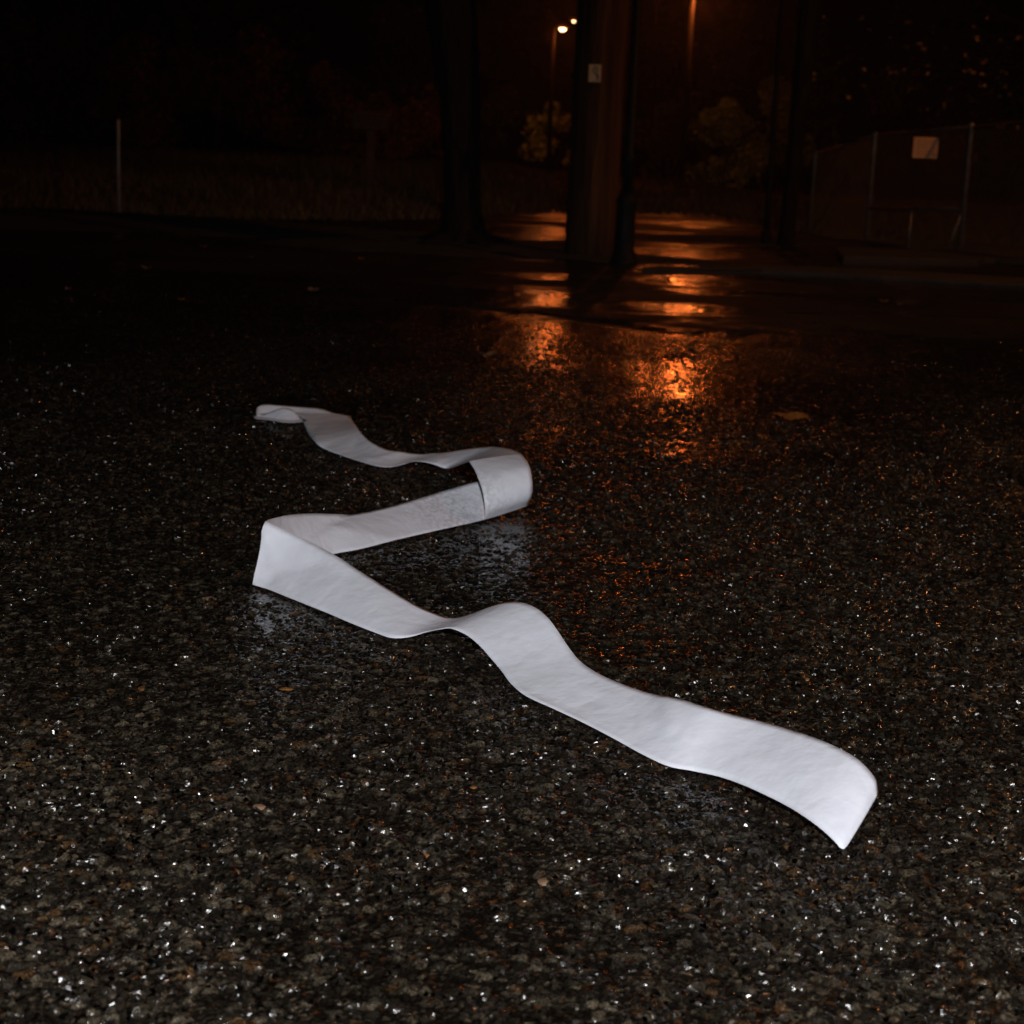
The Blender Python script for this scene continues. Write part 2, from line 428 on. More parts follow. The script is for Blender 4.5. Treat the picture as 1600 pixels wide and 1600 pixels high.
    L(cen.outputs[0], sc_.inputs[0]); L(fm.outputs[0], sc_.inputs['Scale'])
    addn = nt.nodes.new('ShaderNodeVectorMath'); addn.operation = 'ADD'
    L(bp.outputs[0], addn.inputs[0]); L(sc_.outputs[0], addn.inputs[1])
    nrm = nt.nodes.new('ShaderNodeVectorMath'); nrm.operation = 'NORMALIZE'
    L(addn.outputs[0], nrm.inputs[0]); L(nrm.outputs[0], b.inputs['Normal'])
    # each grain has its own polish
    gr = nt.nodes.new('ShaderNodeMath'); gr.operation = 'MULTIPLY'
    sepc = nt.nodes.new('ShaderNodeSeparateColor'); L(wn_.outputs['Color'], sepc.inputs[0])
    L(sepc.outputs[1], gr.inputs[0]); L(fm.outputs[0], gr.inputs[1])
    gr2 = nt.nodes.new('ShaderNodeMath'); gr2.operation = 'MULTIPLY_ADD'; gr2.inputs[1].default_value = .085
    L(gr.outputs[0], gr2.inputs[0]); L(ag.outputs['Fac'], gr2.inputs[2]); L(gr2.outputs[0], b.inputs['Roughness'])
    sl = nt.nodes.new('ShaderNodeMapRange'); sl.inputs['From Min'].default_value = .15; sl.inputs['From Max'].default_value = .5
    sl.inputs['To Min'].default_value = .5; sl.inputs['To Max'].default_value = .05
    L(ag.outputs['Fac'], sl.inputs['Value'])
    spm = nt.nodes.new('ShaderNodeMath'); spm.operation = 'MULTIPLY_ADD'; spm.inputs[1].default_value = .25
    L(fm.outputs[0], spm.inputs[0]); L(sl.outputs[0], spm.inputs[2]); L(spm.outputs[0], b.inputs['Specular IOR Level'])
    o = link_mesh('asphalt_ground', me, m)
    tag(o, 'dark wet asphalt with coarse stones under the paper ribbon', 'ground', kind='structure')
    return o
build_ground()

# far field, raised a little above the paving: low rise of rough grass behind the trees
def sheet(name, fx, fy, fz, nx, ny, mat):
    vs = []; fs = []
    for j in range(ny+1):
        for i in range(nx+1):
            u, v = i/nx, j/ny; x, y = fx(u, v), fy(u, v); vs.append((x, y, fz(x, y, u, v)))
    for j in range(ny):
        for i in range(nx):
            a = j*(nx+1)+i; fs.append((a, a+1, a+nx+2, a+nx+1))
    me = bpy.data.meshes.new(name); me.from_pydata(vs, [], fs); me.update()
    return link_mesh(name, me, mat, None, True)
def field_near(x):   # front edge of the grass as seen in the photo
    pts = [(-60, 19.5), (-6, 16.0), (-3.0, 14.3), (-1.6, 15.2), (-.5, 17.5), (.2, 19.5), (1.2, 21), (2.2, 20.5), (3.2, 16.2), (6, 14.6), (60, 16)]
    for (a, ya), (b, yb) in zip(pts, pts[1:]):
        if a <= x <= b: return ya+(yb-ya)*(x-a)/(b-a)
    return 18
def nz(x, y, s, k):
    return float(fbm(np.array([x], np.float32), np.array([y], np.float32), s, k)[0])-.5
def field_z(x, y):
    d = y-field_near(x)
    z = -.03 + .22*float(sstep(0, 14, d)) + (nz(x, y, .5, 300)*.14+nz(x, y, 2, 310)*.05)*float(sstep(0, 1, d))
    z += float(terrain(x, y)) + (.16*float(sstep(0, 3, d)) if x < -.6 else .16*float(sstep(0, 3, d))*float(sstep(.4, -.6, x)))
    if d > .15: z += .02
    return z
fo = sheet('grass_field', lambda u, v: -60+120*u if True else 0,
           lambda u, v: field_near(-60+120*u) + 60*v**2.2, lambda x, y, u, v: field_z(x, y), 300, 60, M_field)
tag(fo, 'rough grassy field behind the trees', 'field', kind='structure')
def grass():
    vs = []; fs = []
    for i in range(52000):
        y0 = 14 + 22*random.random()**1.3
        x = (random.random()*2-1)*(.36*y0+.6)
        d = y0-field_near(x)
        if d < .05: continue
        z = field_z(x, y0)-.01; h = random.uniform(.05, .16)*(1.4 if y0 > 22 else 1)
        a = random.random()*6.28; w = random.uniform(.006, .014); lx, ly = random.uniform(-.06, .06), random.uniform(-.06, .06)
        n = len(vs); cx, cy = math.cos(a)*w, math.sin(a)*w
        vs += [(x-cx, y0-cy, z), (x+cx, y0+cy, z), (x+lx, y0+ly, z+h)]; fs.append((n, n+1, n+2))
    me = bpy.data.meshes.new('grass'); me.from_pydata(vs, [], fs); me.update()
    tag(link_mesh('grass', me, M_grass), 'rough damp grass on the field behind the trees', 'grass', kind='stuff')
grass()

# right-hand pavement slab with its kerb face, and the pale gutter strip in front of it
def slab(name, pts, z0, z1, mat, nsub=1, jit=0.0):
    n = len(pts); vs = [(p[0], p[1], z0) for p in pts]+[(p[0], p[1], z1) for p in pts]
    # bevelled top rim
    cx = sum(p[0] for p in pts)/n; cy = sum(p[1] for p in pts)/n
    rim = []
    for p in pts:
        d = Vector((cx-p[0], cy-p[1])).normalized()*.02; rim.append((p[0]+d.x, p[1]+d.y, z1+.012))
    vs += rim
    fs = [(i, (i+1) % n, n+(i+1) % n, n+i) for i in range(n)] + [(n+i, n+(i+1) % n, 2*n+(i+1) % n, 2*n+i) for i in range(n)]
    fs.append(tuple(range(2*n, 3*n)))
    me = bpy.data.meshes.new(name); me.from_pydata(vs, [], fs); me.update()
    return link_mesh(name, me, mat)
def g(px, py): 
    p = at_z(px, py); return (p.x, p.y)
def poly_line(a, b, n, amp, k):
    out = []
    for i in range(n+1):
        t = i/n; x = a[0]+(b[0]-a[0])*t; y = a[1]+(b[1]-a[1])*t
        out.append((x+nz(x*3, y*3, 3, k)*amp, y+nz(x*3, y*3, 3, k+7)*amp))
    return out
front = poly_line(g(1318, 411), g(1525, 417), 14, .05, 400)+poly_line(g(1540, 413), g(1820, 420), 12, .05, 420)
backe = poly_line(g(1820, 404), g(1305, 396), 14, .05, 440)
tag(slab('pavement', front+backe, -.05, .035, M_concrete), 'low concrete pavement slab in front of the fence', 'pavement', kind='structure')
gf = poly_line(g(1000, 428), g(1190, 428), 8, .06, 460)+poly_line(g(1330, 435), g(1900, 468), 24, .06, 470)
gb = poly_line(g(1900, 457), g(1330, 424), 24, .06, 490)+poly_line(g(1200, 420), g(1000, 423), 8, .06, 500)
tag(slab('gutter_strip', gf+gb, -.03, .012, M_concrete), 'pale wet concrete gutter strip', 'gutter', kind='structure')
# dark soil islands at the foot of the trees
def mound(name, cx, cy, rx, ry, h, k, label):
    vs = []; fs = []; nr, na = 14, 56
    vs.append((cx, cy, h))
    for r in range(1, nr+1):
        for a in range(na):
            t = 2*math.pi*a/na; q = r/nr
            e = 1+.35*nz(math.cos(t)*2+k, math.sin(t)*2, 1.3, k)*2
            x = cx+rx*q*e*math.cos(t); y = cy+ry*q*e*math.sin(t)
            z = h*(1-q**2) + nz(x, y, 8, k+3)*.05*(1-q) + nz(x, y, 25, k+5)*.02 - (.03 if r == nr else 0)
            vs.append((x, y, z))
    for a in range(na): fs.append((0, 1+a, 1+(a+1) % na))
    for r in range(nr-1):
        for a in range(na):
            i = 1+r*na+a; j = 1+r*na+(a+1) % na; fs.append((i, i+na, j+na, j))
    me = bpy.data.meshes.new(name); me.from_pydata(vs, [], fs); me.update()
    tag(link_mesh(name, me, M_soil, None, True), label, 'soil', kind='structure')
mound('soil', -.55, 11.35, 1.15, .85, .07, 601, 'dark wet soil round the foot of the left tree')
mound('soil', .62, 10.95, .75, .35, .03, 611, 'dark wet soil round the foot of the utility pole')
mound('soil', -3.4, 12.6, 3.0, 1.1, .10, 621, 'dark soil bank at the left')
mound('soil', .12, 12.4, .42, .4, .03, 631, 'dark soil tongue beside the puddle')
mound('soil', 2.3, 14.6, 1.6, .75, .03, 641, 'dark soil under the right tree')
mound('soil', 4.2, 14.9, 2.2, .9, .03, 651, 'dark soil under the fence')

# ------------------------------------------------------------------ the paper ribbon
Wd = .098
def solve(U, Lp, lz=.007, ly=None, uy=None):
    l = at_y(*Lp, ly) if ly else at_z(*Lp, lz)
    if uy: return at_y(*U, uy), l
    v = ray(*U); o = Vector((0, 0, H))-l
    a = v.dot(v); b = 2*v.dot(o); c = o.dot(o)-Wd*Wd; D = b*b-4*a*c
    t = (-b+math.sqrt(D))/(2*a) if D > 0 else -b/(2*a)
    u = Vector((0, 0, H))+v*t
    if u.z < .006: u = at_z(*U, .006)
    return u, l
# (upper point, lower point, options) traced along the strip, near end first
SEG1 = [((1373,1240),(1317,1334),dict(lz=.003)), ((1366,1216),(1303,1316),dict(lz=.010)), ((1338,1187),(1272,1289),dict(lz=.016)),
 ((1295,1164),(1230,1262),dict(lz=.016)), ((1245,1146),(1180,1238),dict(lz=.013)), ((1195,1131),(1130,1218),dict(lz=.009)),
 ((1145,1119),(1088,1208),dict(lz=.006)), ((1100,1107),(1045,1201),dict(lz=.005)), ((1065,1096),(1005,1183),dict(lz=.005)),
 ((1020,1087),(958,1157),dict(lz=.005)), ((970,1070),(910,1132),dict(lz=.005)), ((935,1054),(865,1111),dict(lz=.005)),
 ((908,1036),(822,1091),dict(lz=.005)), ((890,1015),(800,1072),dict(lz=.006)), ((872,988),(782,1048),dict(lz=.010)),
 ((856,967),(765,1028),dict(lz=.016)), ((838,952),(750,1011),dict(lz=.022)), ((816,943),(735,998),dict(lz=.026)),
 ((792,942),(722,990),dict(lz=.028)), ((766,949),(710,985),dict(lz=.029)), ((741,959),(700,983),dict(lz=.028)),
 ((717,966),(686,985),dict(lz=.025)), ((697,966),(667,989),dict(lz=.018)), ((675,958),(640,997),dict(lz=.010)),
 ((648,946),(612,999),dict(lz=.006)), ((620,930),(580,989),dict(lz=.005)), ((590,912),(545,974),dict(lz=.006)),
 ((560,893),(510,959),dict(lz=.006)), ((530,873),(475,945),dict(lz=.006)), ((500,856),(445,933),dict(lz=.006)),
 ((465,839),(420,923),dict(lz=.006)), ((438,826),(403,918),dict(lz=.006)), ((416,816),(394,915),dict(lz=.006))]
SEG2 = [((416,816),(394,915),dict(lz=.006)), ((428,811),(428,902),dict(lz=.006)), ((452,806),(470,885),dict(lz=.006)),
 ((490,803.5),(518,868),dict(lz=.006)), ((530,804),(560,860),dict(lz=.006)), ((565,802),(600,850),dict(lz=.006)),
 ((600,795),(640,840),dict(lz=.006)), ((640,784),(675,832),dict(lz=.006)), ((680,772),(710,824),dict(lz=.006)),
 ((715,762),(738,818),dict(lz=.006)), ((746,754),(757,813),dict(lz=.006)), ((775,752),(758,813),dict(lz=.006, uy=2.93)),
 ((800,766),(758,813),dict(lz=.005, uy=2.95)), ((818,786),(758,813),dict(lz=.005, uy=2.92)), ((825,791),(757,813),dict(lz=.006, uy=2.88))]
SEG3 = [((825,791),(757,813),dict(lz=.006, uy=2.88)), ((830,778),(758,801),dict(ly=2.80, uy=2.862)), ((832,762),(757,786),dict(ly=2.80, uy=2.86)),
 ((830.5,746),(754,769),dict(ly=2.81, uy=2.87)), ((827,730),(749,753),dict(ly=2.828, uy=2.892)), ((822,720),(742,736),dict(ly=2.86, uy=2.93)),
 ((815,711),(733,722),dict(ly=2.90, uy=2.975))]
SEG4 = [((815,711),(733,722),dict(ly=2.90, uy=2.975)), ((800,704),(722,726),dict(ly=3.02, uy=3.10)), ((783,700.5),(711,730.5),dict(ly=3.14, uy=3.20)),
 ((765,699),(700,733),dict(ly=3.25, uy=3.30)), ((740,701),(688,731),dict(lz=.010)), ((715,705),(675,726),dict(lz=.014)),
 ((690,709),(660,722.5),dict(lz=.016)), ((667,711),(645,722),dict(lz=.014)), ((645,710),(628,727),dict(lz=.009)),
 ((622,707),(607,731),dict(lz=.006)), ((600,702),(587,729),dict(lz=.006)), ((583,694),(562,722),dict(lz=.006)),
 ((572,686),(535,713),dict(lz=.006)), ((563,676),(508,703),dict(lz=.006)), ((556,666),(490,690),dict(lz=.010)),
 ((548,656),(470,661),dict(ly=3.86, uy=3.90))]
SEG5 = [((548,656),(470,661),dict(ly=3.86, uy=3.90)), ((525,647.5),(466,656),dict(ly=3.875, uy=3.93)), ((501,639.5),(455,657),dict(ly=3.88, uy=3.95)),
 ((472,637),(440,659),dict(ly=3.88, uy=3.95)), ((440,634.5),(420,661),dict(ly=3.87, uy=3.94)), ((415,633),(404,663),dict(ly=3.855, uy=3.92)),
 ((404,636),(397,664),dict(ly=3.83, uy=3.90)), ((401,643),(399,666),dict(ly=3.81, uy=3.86)), ((410,649),(408,667),dict(ly=3.80, uy=3.84)), ((425,644),(424,669),dict(ly=3.79, uy=3.84)),
 ((441,638.5),(440,671),dict(ly=3.77, uy=3.84)), ((456,641),(455,671.5),dict(ly=3.77, uy=3.84)), ((466,650),(468,670),dict(ly=3.78, uy=3.83)), ((474,660),(480,668),dict(ly=3.80, uy=3.83))]
def catmull(P, n):
    out = []
    for i in range(len(P)-1):
        p0 = P[i-1] if i else P[0]*2-P[1]; p1, p2 = P[i], P[i+1]; p3 = P[i+2] if i+2 < len(P) else P[-1]*2-P[-2]
        for k in range(n):
            t = k/n
            out.append(.5*((2*p1)+(p2-p0)*t+(2*p0-5*p1+4*p2-p3)*t*t+(3*p1-p0-3*p2+p3)*t**3))
    out.append(P[-1].copy()); return out
# creases pressed into the paper: row, slant, height, width, from, to across the strip
CREASES = [(46, 10, 0.0033, 3.5, .45, 1), (33, 16, 0.0030, 7, 0, 1), (62, -8, -0.0024, 4, 0, .6), (20, 6, 0.0018, 5, .3, 1), (184, 22, 0.0042, 4, .2, 1), (176, -20, -0.0030, 5, 0, .8),
           (150, 14, 0.0018, 6, 0, 1), (206, 26, 0.0053, 3, .1, 1), (216, -18, -0.0033, 5, 0, .7), (232, 12, 0.0021, 5, 0, 1), (345, 14, 0.0030, 3, 0, 1), (372, -16, 0.0036, 3, .2, 1), (384, 12, -0.0030, 3, 0, 1), (400, 9, 0.0045, 2.5, 0, 1)]
def ribbon():
    rows = []; creases = []
    for si, seg in enumerate((SEG1, SEG2, SEG3, SEG4, SEG5)):
        pr = [solve(U, L, **kw) for U, L, kw in seg]
        # relax the solved depths along the sight line so the strip bends smoothly
        Us = [p[0] for p in pr]; Ls = [p[1] for p in pr]
        O = Vector((0, 0, H))
        for it in range(2 if si in (0, 1, 3) else 0):
            ts = [(u-O).length for u in Us]
            for i in range(1, len(Us)-1):
                t = .25*ts[i-1]+.5*ts[i]+.25*ts[i+1]
                t = ts[i]+.0 + (.25*((ts[i-1]-ts[i])+(ts[i+1]-ts[i])))*.6
                Us[i] = O+(Us[i]-O).normalized()*t
        n = 6 if si < 4 else 8
        u = catmull(Us, n); l = catmull(Ls, n)
        if rows: creases.append(len(rows)-1); u = u[1:]; l = l[1:]
        rows += list(zip(u, l))
    K = 12; vs = []; fs = []
    for i, (u, l) in enumerate(rows):
        # natural cross curl, stronger in places
        j0, j1 = max(0, i-1), min(len(rows)-1, i+1)
        t = ((rows[j1][0]+rows[j1][1])-(rows[j0][0]+rows[j0][1]))
        nrm = (u-l).cross(t)
        nrm = nrm.normalized() if nrm.length > 1e-9 else Vector((0, 0, 1))
        cu = .0022*math.sin(i*.045+1)+.001*math.sin(i*.13)
        for k in range(K+1):
            q = k/K; off = cu*4*q*(1-q)
            for (i0, sl, am, w, q0, q1) in CREASES:
                d = i-i0-sl*(q-.5)
                wt = max(0, min(1, (q-q0)*8+.5, (q1-q)*8+.5))
                off += am*wt*math.exp(-abs(d)/w)
            p = l.lerp(u, q) + nrm*off
            p.z += .0012
            if p.z < .0075: p.z = .0075
            vs.append(p)
    for i in range(len(rows)-1):
        for k in range(K):
            a = i*(K+1)+k; fs.append((a, a+1, a+K+2, a+K+1))
    me = bpy.data.meshes.new('paper_ribbon'); me.from_pydata(vs, [], fs); me.update()
    cs = set(creases)
    sharp = [False]*len(me.edges)
    for e in me.edges:
        a, b = e.vertices
        if a//(K+1) == b//(K+1) and a//(K+1) in cs: sharp[e.index] = True
    at = me.attributes.new('sharp_edge', 'BOOLEAN', 'EDGE'); at.data.foreach_set('value', sharp)
    o = link_mesh('paper_ribbon', me, M_paper, None, True)
    s = o.modifiers.new('thickness', 'SOLIDIFY'); s.thickness = .0004; s.offset = 0
    tag(o, 'long crumpled white paper ribbon lying in folds on the wet asphalt', 'paper ribbon')
ribbon()

# ------------------------------------------------------------------ fallen leaves on the asphalt
def leaf(name, loc, size, rz, mat, label, cat='leaf', group=None, lobes=5, curl=.25, dome=0, seed=0):
    rr = random.Random(seed); n = 60; vs = [(0, 0, .004+size*dome*1.1)]; fs = []
    for rgi, q in enumerate((.35, .7, 1.0)):
        for i in range(n):
            a = 2*math.pi*i/n
            if lobes:
                r = .55+.33*abs(math.cos(a*lobes/2))**1.5+.09*math.cos(a*lobes*3)
            else:
                r = .9 if True else 1; r = .35+.65*abs(math.cos(a))**.8+.03*math.sin(a*9)
            r *= size*.5*q
            x, y = r*math.cos(a), r*math.sin(a)
            z = .003+size*dome*(1-q*.8)*(1+.5*math.sin(a+1))+size*curl*q*q*(.35+.65*(math.sin(a*2+seed)*.5+.5))+rr.uniform(-.02, .02)*size*q
            vs.append((x, y, max(z, .002)))
    for i in range(n): fs.append((0, 1+i, 1+(i+1) % n))
    for r in range(2):
        for i in range(n):
            a = 1+r*n+i; b = 1+r*n+(i+1) % n; fs.append((a, a+n, b+n, b))
    me = bpy.data.meshes.new(name); me.from_pydata(vs, [], fs); me.update()
    o = link_mesh(name, me, mat, None, True); o.location = loc; o.rotation_euler.z = rz
    tag(o, label, cat, group); return o
p = at_z(1238, 660); leaf('fallen_leaf', (p.x, p.y, .004), .105, .5, M_leaf_orange, 'orange lobed autumn leaf lying alone on the asphalt to the right', lobes=5, curl=.10, dome=.16, seed=3)
def pebble(px, py, r, mat, label, seed):
    rr = random.Random(seed); p = at_z(px, py); vs = []; fs = []; n, m = 12, 6
    ph = [rr.uniform(0, 6) for _ in range(3)]
    vs.append((0, 0, r*.32))
    for j in range(1, m+1):
        t = j/m*math.pi*.55
        for i in range(n):
            a = 2*math.pi*i/n; k = 1+.14*math.sin(a*2+ph[0])+.08*math.sin(a*3+ph[1])+.06*math.sin(a*5+ph[2])
            vs.append((r*k*math.sin(t)*math.cos(a), r*k*math.sin(t)*math.sin(a)*.85, r*.32*math.cos(t)))
    for i in range(n): fs.append((0, 1+i, 1+(i+1) % n))
    for j in range(m-1):
        for i in range(n):
            a = 1+j*n+i; b = 1+j*n+(i+1) % n; fs.append((a, a+n, b+n, b))
    me = bpy.data.meshes.new('pebble'); me.from_pydata(vs, [], fs); me.update()
    o = link_mesh('pebble', me, mat, None, True); o.location = (p.x, p.y, .001)
    tag(o, label, 'pebble', 'loose pebbles in the asphalt')
M_peb_o = simple('orange_stone', (.15, .065, .02), .3, var=.4, scale=150, bump=.001, bscale=300)
M_peb_t = simple('tan_stone', (.16, .10, .06), .3, var=.35, scale=150, bump=.001, bscale=300)
for i, (px, py, r, m, lb) in enumerate((
    (661, 1338, .0068, M_peb_o, 'round orange pebble below the middle of the ribbon'),
    (856, 1381, .0095, M_peb_t, 'largest pinkish tan pebble in the foreground, right of the round orange one'),
    (405, 1263, .0075, M_peb_t, 'tan pebble in the lower left foreground'),
    (326, 938, .012, M_peb_t, 'flat tan pebble to the left of the ribbon fold'),
    (228, 1080, .010, M_peb_o, 'orange brown pebble at the left, below the ribbon fold'),
    (447, 1079, .008, M_peb_o, 'small orange pebble under the long lower leg of the ribbon'),
    (740, 1232, .0045, M_peb_o, 'tiny orange pebble above the round orange one'),
    (1260, 1063, .007, M_peb_o, 'small orange pebble to the right, above the ribbon'))):
    pebble(px, py, r, m, lb, 40+i)
# scattered leaves on the far paving
far = [(318, 396, 'upper of two small leaves on the dark ground at the left, beyond the gutter'), (392, 412, 'small curled leaf on the paving between marker post and left tree'),
 (230, 428, 'small leaf lying at the back edge of the left gutter strip'), (565, 415, 'pale leaf on the paving in front of the trail sign'),
 (490, 463, 'small leaf just before the right end of the left gutter strip'), (107, 461, 'leaf lying farthest left on the asphalt, in front of the gutter strip'),
 (283, 478, 'leaf on the asphalt in front of the left gutter strip, below the marker post'), (760, 568, 'thin leaf on the asphalt behind the far curl of the ribbon'),
 (808, 392, 'small leaf beside the puddle between tree and utility pole'), (990, 426, 'small leaf at the foot of the black lamp post'),
 (1140, 464, 'small leaf on the orange-lit paving right of the lamp post'), (1255, 466, 'brown leaf in the gutter in front of the slender trunk'),
 (1380, 480, 'small leaf on the dark paving below the fence')]
for i, (px, py, lb) in enumerate(far):
    p = at_z(px, py)
    leaf('fallen_leaf', (p.x, p.y, .03 if py < 420 else .018), random.uniform(.035, .065), random.random()*6, M_leaf_tan if i % 3 else M_leaf_orange,
         lb, 'leaf', 'small leaves scattered over the far paving', lobes=0, curl=.3, seed=i)

# ------------------------------------------------------------------ pole, lamp posts, markers
def put(root, mb, name, mat, smooth=False):
    return mb.build(name, mat, root, smooth)

def base_at(px, py, z=0):
    return at_z(px, py, z)
up = base_at(921, 403)
root = empty('utility_pole', (up.x, up.y, 0))
tag(root, 'thick brown wooden utility pole with a small pale tag nailed on it', 'utility pole')
m = MB(); m.tube([(0.0+.012*i*.3, 0, -.1+i*.5) for i in range(18)], [.168-.0026*i for i in range(18)], 22, wob=.02)
put(root, m, 'pole_shaft', M_polewood, True)
m = MB(); m.tube([(-.150+.006*i*.3, -.06, -.05+i*.5) for i in range(14)], .013, 10)
for i in range(7): m.box((-.148+.002*i, -.055, .35+i*.8), (.06, .05, .025))
put(root, m, 'conduit', M_conduit, True)
tp = at_y(929.5, 114.5, up.y-.185); lx, lz = tp.x-up.x, tp.z
m = MB(); m.box((lx, -.176, lz), (.078, .006, .108), b=.002)
tagp = put(root, m, 'tag_plate', M_plate)
m = MB()
# worn mark: a ring over a short stroke
ring = [(lx+.003+.015*math.cos(a*.524), -.1805, lz+.022+.015*math.sin(a*.524)) for a in range(13)]
m.tube(ring, .0035, 6); m.box((lx+.012, -.1805, lz-.008), (.018, .003, .014)); m.box((lx+.02, -.1805, lz-.026), (.012, .003, .03))
m.build('tag_mark', M_ink, tagp)
for sz in (-.045, .045):
    m = MB(); m.tube([(lx, -.176, lz+sz), (lx, -.182, lz+sz)], .004, 8)
    m.build('nail', M_galv, tagp)
m = MB()
m.box((.06, 0, 7.6), (2.2, .10, .12)); put(root, m, 'crossarm', M_polewood)
for sx in (-.9, -.35, .45, 1.0):
    m = MB(); m.tube([(sx, 0, 7.66), (sx, 0, 7.72), (sx, 0, 7.78), (sx, 0, 7.84)], [.025, .05, .03, .045], 10); put(root, m, 'insulator', M_galv, True)

# black lamp post just in front of the utility pole, its lantern out of the frame
lp = base_at(974, 413)
root = empty('lamp_post', (lp.x, lp.y, 0))
tag(root, 'slim black lamp post with a wider base, close beside the utility pole', 'lamp post')
m = MB(); m.tube([(0, 0, -.02), (0, 0, .03), (0, 0, .035), (0, 0, .07), (0, 0, .09), (0, 0, .36), (0, 0, .39), (0, 0, .41), (0, 0, .44)], [.085, .085, .075, .072, .060, .058, .066, .056, .034], 20)
put(root, m, 'base', M_black, True)
m = MB(); m.tube([(0, 0, .43), (0, 0, .62), (0, 0, .63), (0, 0, .66), (0, 0, .67), (0, 0, 3.6)], [.032, .030, .037, .037, .029, .024], 18)
put(root, m, 'shaft', M_black, True)
m = MB(); m.box((0, -.064, .22), (.05, .012, .14), b=.003); put(root, m, 'access_door', M_black)
m = MB(); m.tube([(0, 0, 3.6), (0, 0, 3.65), (0, 0, 3.95), (0, 0, 4.0), (0, 0, 4.12)], [.06, .10, .15, .17, .01], 16); put(root, m, 'lantern', M_black, True)
m = MB(); gp = at_y(976, 255, lp.y-.03)
m.tube([(gp.x-lp.x, -.032, gp.z), (gp.x-lp.x, -.046, gp.z)], [.009, .004], 10); put(root, m, 'bolt', M_galv, True)

# marker post at the left
mp_ = base_at(186, 347)
root = empty('marker_post', (mp_.x, mp_.y, 0))
tag(root, 'short thin pale grey metal marker post standing alone at the left', 'marker post')
top = at_y(186, 186, mp_.y)
m = MB(); hh = top.z
m.tube([(0, 0, -.05), (0, 0, hh-.01), (0, 0, hh)], [.015, .015, .010], 10); put(root, m, 'post', simple('dull_zinc', (.30, .30, .30), .5, .2, var=.35, scale=40, stretch=(1, 1, .3)), True)
m = MB(); m.tube([(0, 0, -.03), (0, 0, .04), (0, 0, .05)], [.03, .028, .018], 10); put(root, m, 'ground_sleeve', M_conduit, True)

# small board sign on a post in front of the bushes
sp_y = 21.0
c = at_y(580, 188, sp_y)
root = empty('trail_sign', (c.x, c.y, field_z(c.x, c.y)))
zb = field_z(c.x, c.y)
tag(root, 'small brown wooden board sign on a single post before the dark bushes', 'sign')
m = MB(); m.box((0, 0, (c.z-zb)/2-.1), (.10, .06, c.z-zb+.3), b=.008); put(root, m, 'post', M_board)
m = MB(); m.box((0, -.052, c.z-zb), (.44, .03, .215), b=.006); bd = put(root, m, 'board', M_board)
for j, (zo, segs) in enumerate(((.045, ((-.16, .05), (-.09, .03), (-.03, .04), (.05, .05), (.13, .06))), (-.01, ((-.14, .06), (-.05, .05), (.04, .03), (.11, .05))), (-.06, ((-.10, .07), (0, .06), (.09, .05))))):
    for x0, w in segs:
        m = MB(); m.box((x0, -.0685, c.z-zb+zo), (w, .003, .018)); m.build('worn_letter', M_conduit, bd)


# thin pole in front of the right tree
tp_ = base_at(1196, 382)
root = empty('thin_pole', (tp_.x, tp_.y, 0))
tag(root, 'thin dark metal pole just left of the right-hand tree trunk', 'pole')
m = MB(); m.tube([(0, 0, -.05), (0, 0, .5), (0, 0, 2.2), (0, 0, 4.2)], [.028, .026, .022, .020], 12); put(root, m, 'shaft', M_conduit, True)
m = MB(); m.tube([(0, 0, -.02), (0, 0, .10), (0, 0, .12)], [.045, .042, .03], 12); put(root, m, 'base_collar', M_conduit, True)

# ------------------------------------------------------------------ street lamps in the distance
SOD = (1.0, .175, .022)
def street_lamp(px, py, y, size, power, label, side=-1, off=.5, streak=True, group='distant street lamps', small=False):
    b = at_y(px, py, y); gz = field_z(b.x, b.y) if y > 20 else 0
    px_x = b.x + side*off
    root = empty('street_lamp', (px_x, y, gz)); tag(root, label, 'street lamp', group)
    h = b.z-gz
    m = MB(); m.tube([(0, .0, -.1), (0, 0, h*.5), (0, 0, h+.12)], [.07, .06, .045], 12); put(root, m, 'post', M_conduit, True)
    dx = b.x-px_x
    m = MB(); m.tube([(0, 0, h+.02), (dx*.3, 0, h+.16), (dx*.7, 0, h+.17), (dx, 0, h+.10)], .028, 8); put(root, m, 'arm', M_galv, True)
    m = MB(); m.tube([(dx-.25, 0, h+.10), (dx-.22, 0, h+.10), (dx, 0, h+.12), (dx+.22, 0, h+.10), (dx+.25, 0, h+.10)], [.02, .09, .12, .09, .02], 12); hd = put(root, m, 'lamp_head', M_conduit, True)
    m = MB(); s = size/2
    m.tube([(dx-s, 0, h), (dx-s*.8, 0, h), (dx-s*.3, 0, h), (dx+s*.3, 0, h), (dx+s*.8, 0, h), (dx+s, 0, h)], [s*.1, s*.5, s*.72, s*.72, s*.5, s*.1], 12)
    m.build('bulb', M_lamp, hd, True)
    l = light('lamp_glow', 'POINT', (dx, -.05, h-.02-s*.75), power, SOD, .16); l.parent = root
    return root
street_lamp(879, 45, 44, .17, 36, 'lit orange street lamp seen just left of the utility pole, the larger of the two', side=-1, off=.22)
street_lamp(896.5, 33, 62, .11, 30, 'small lit street lamp beside the edge of the utility pole', side=1, off=.6)
street_lamp(866, -16, 38, .20, 10, 'street lamp whose glow shows at the top edge left of the pole', side=1, off=.66)
street_lamp(1094, -13, 33, .26, 105, 'bright orange street lamp at the top edge right of the utility pole', side=-1, off=.14)
street_lamp(1034, -60, 56, .22, 45, 'dim orange street lamp above the frame between pole and bright lamp', side=-1, off=.05)

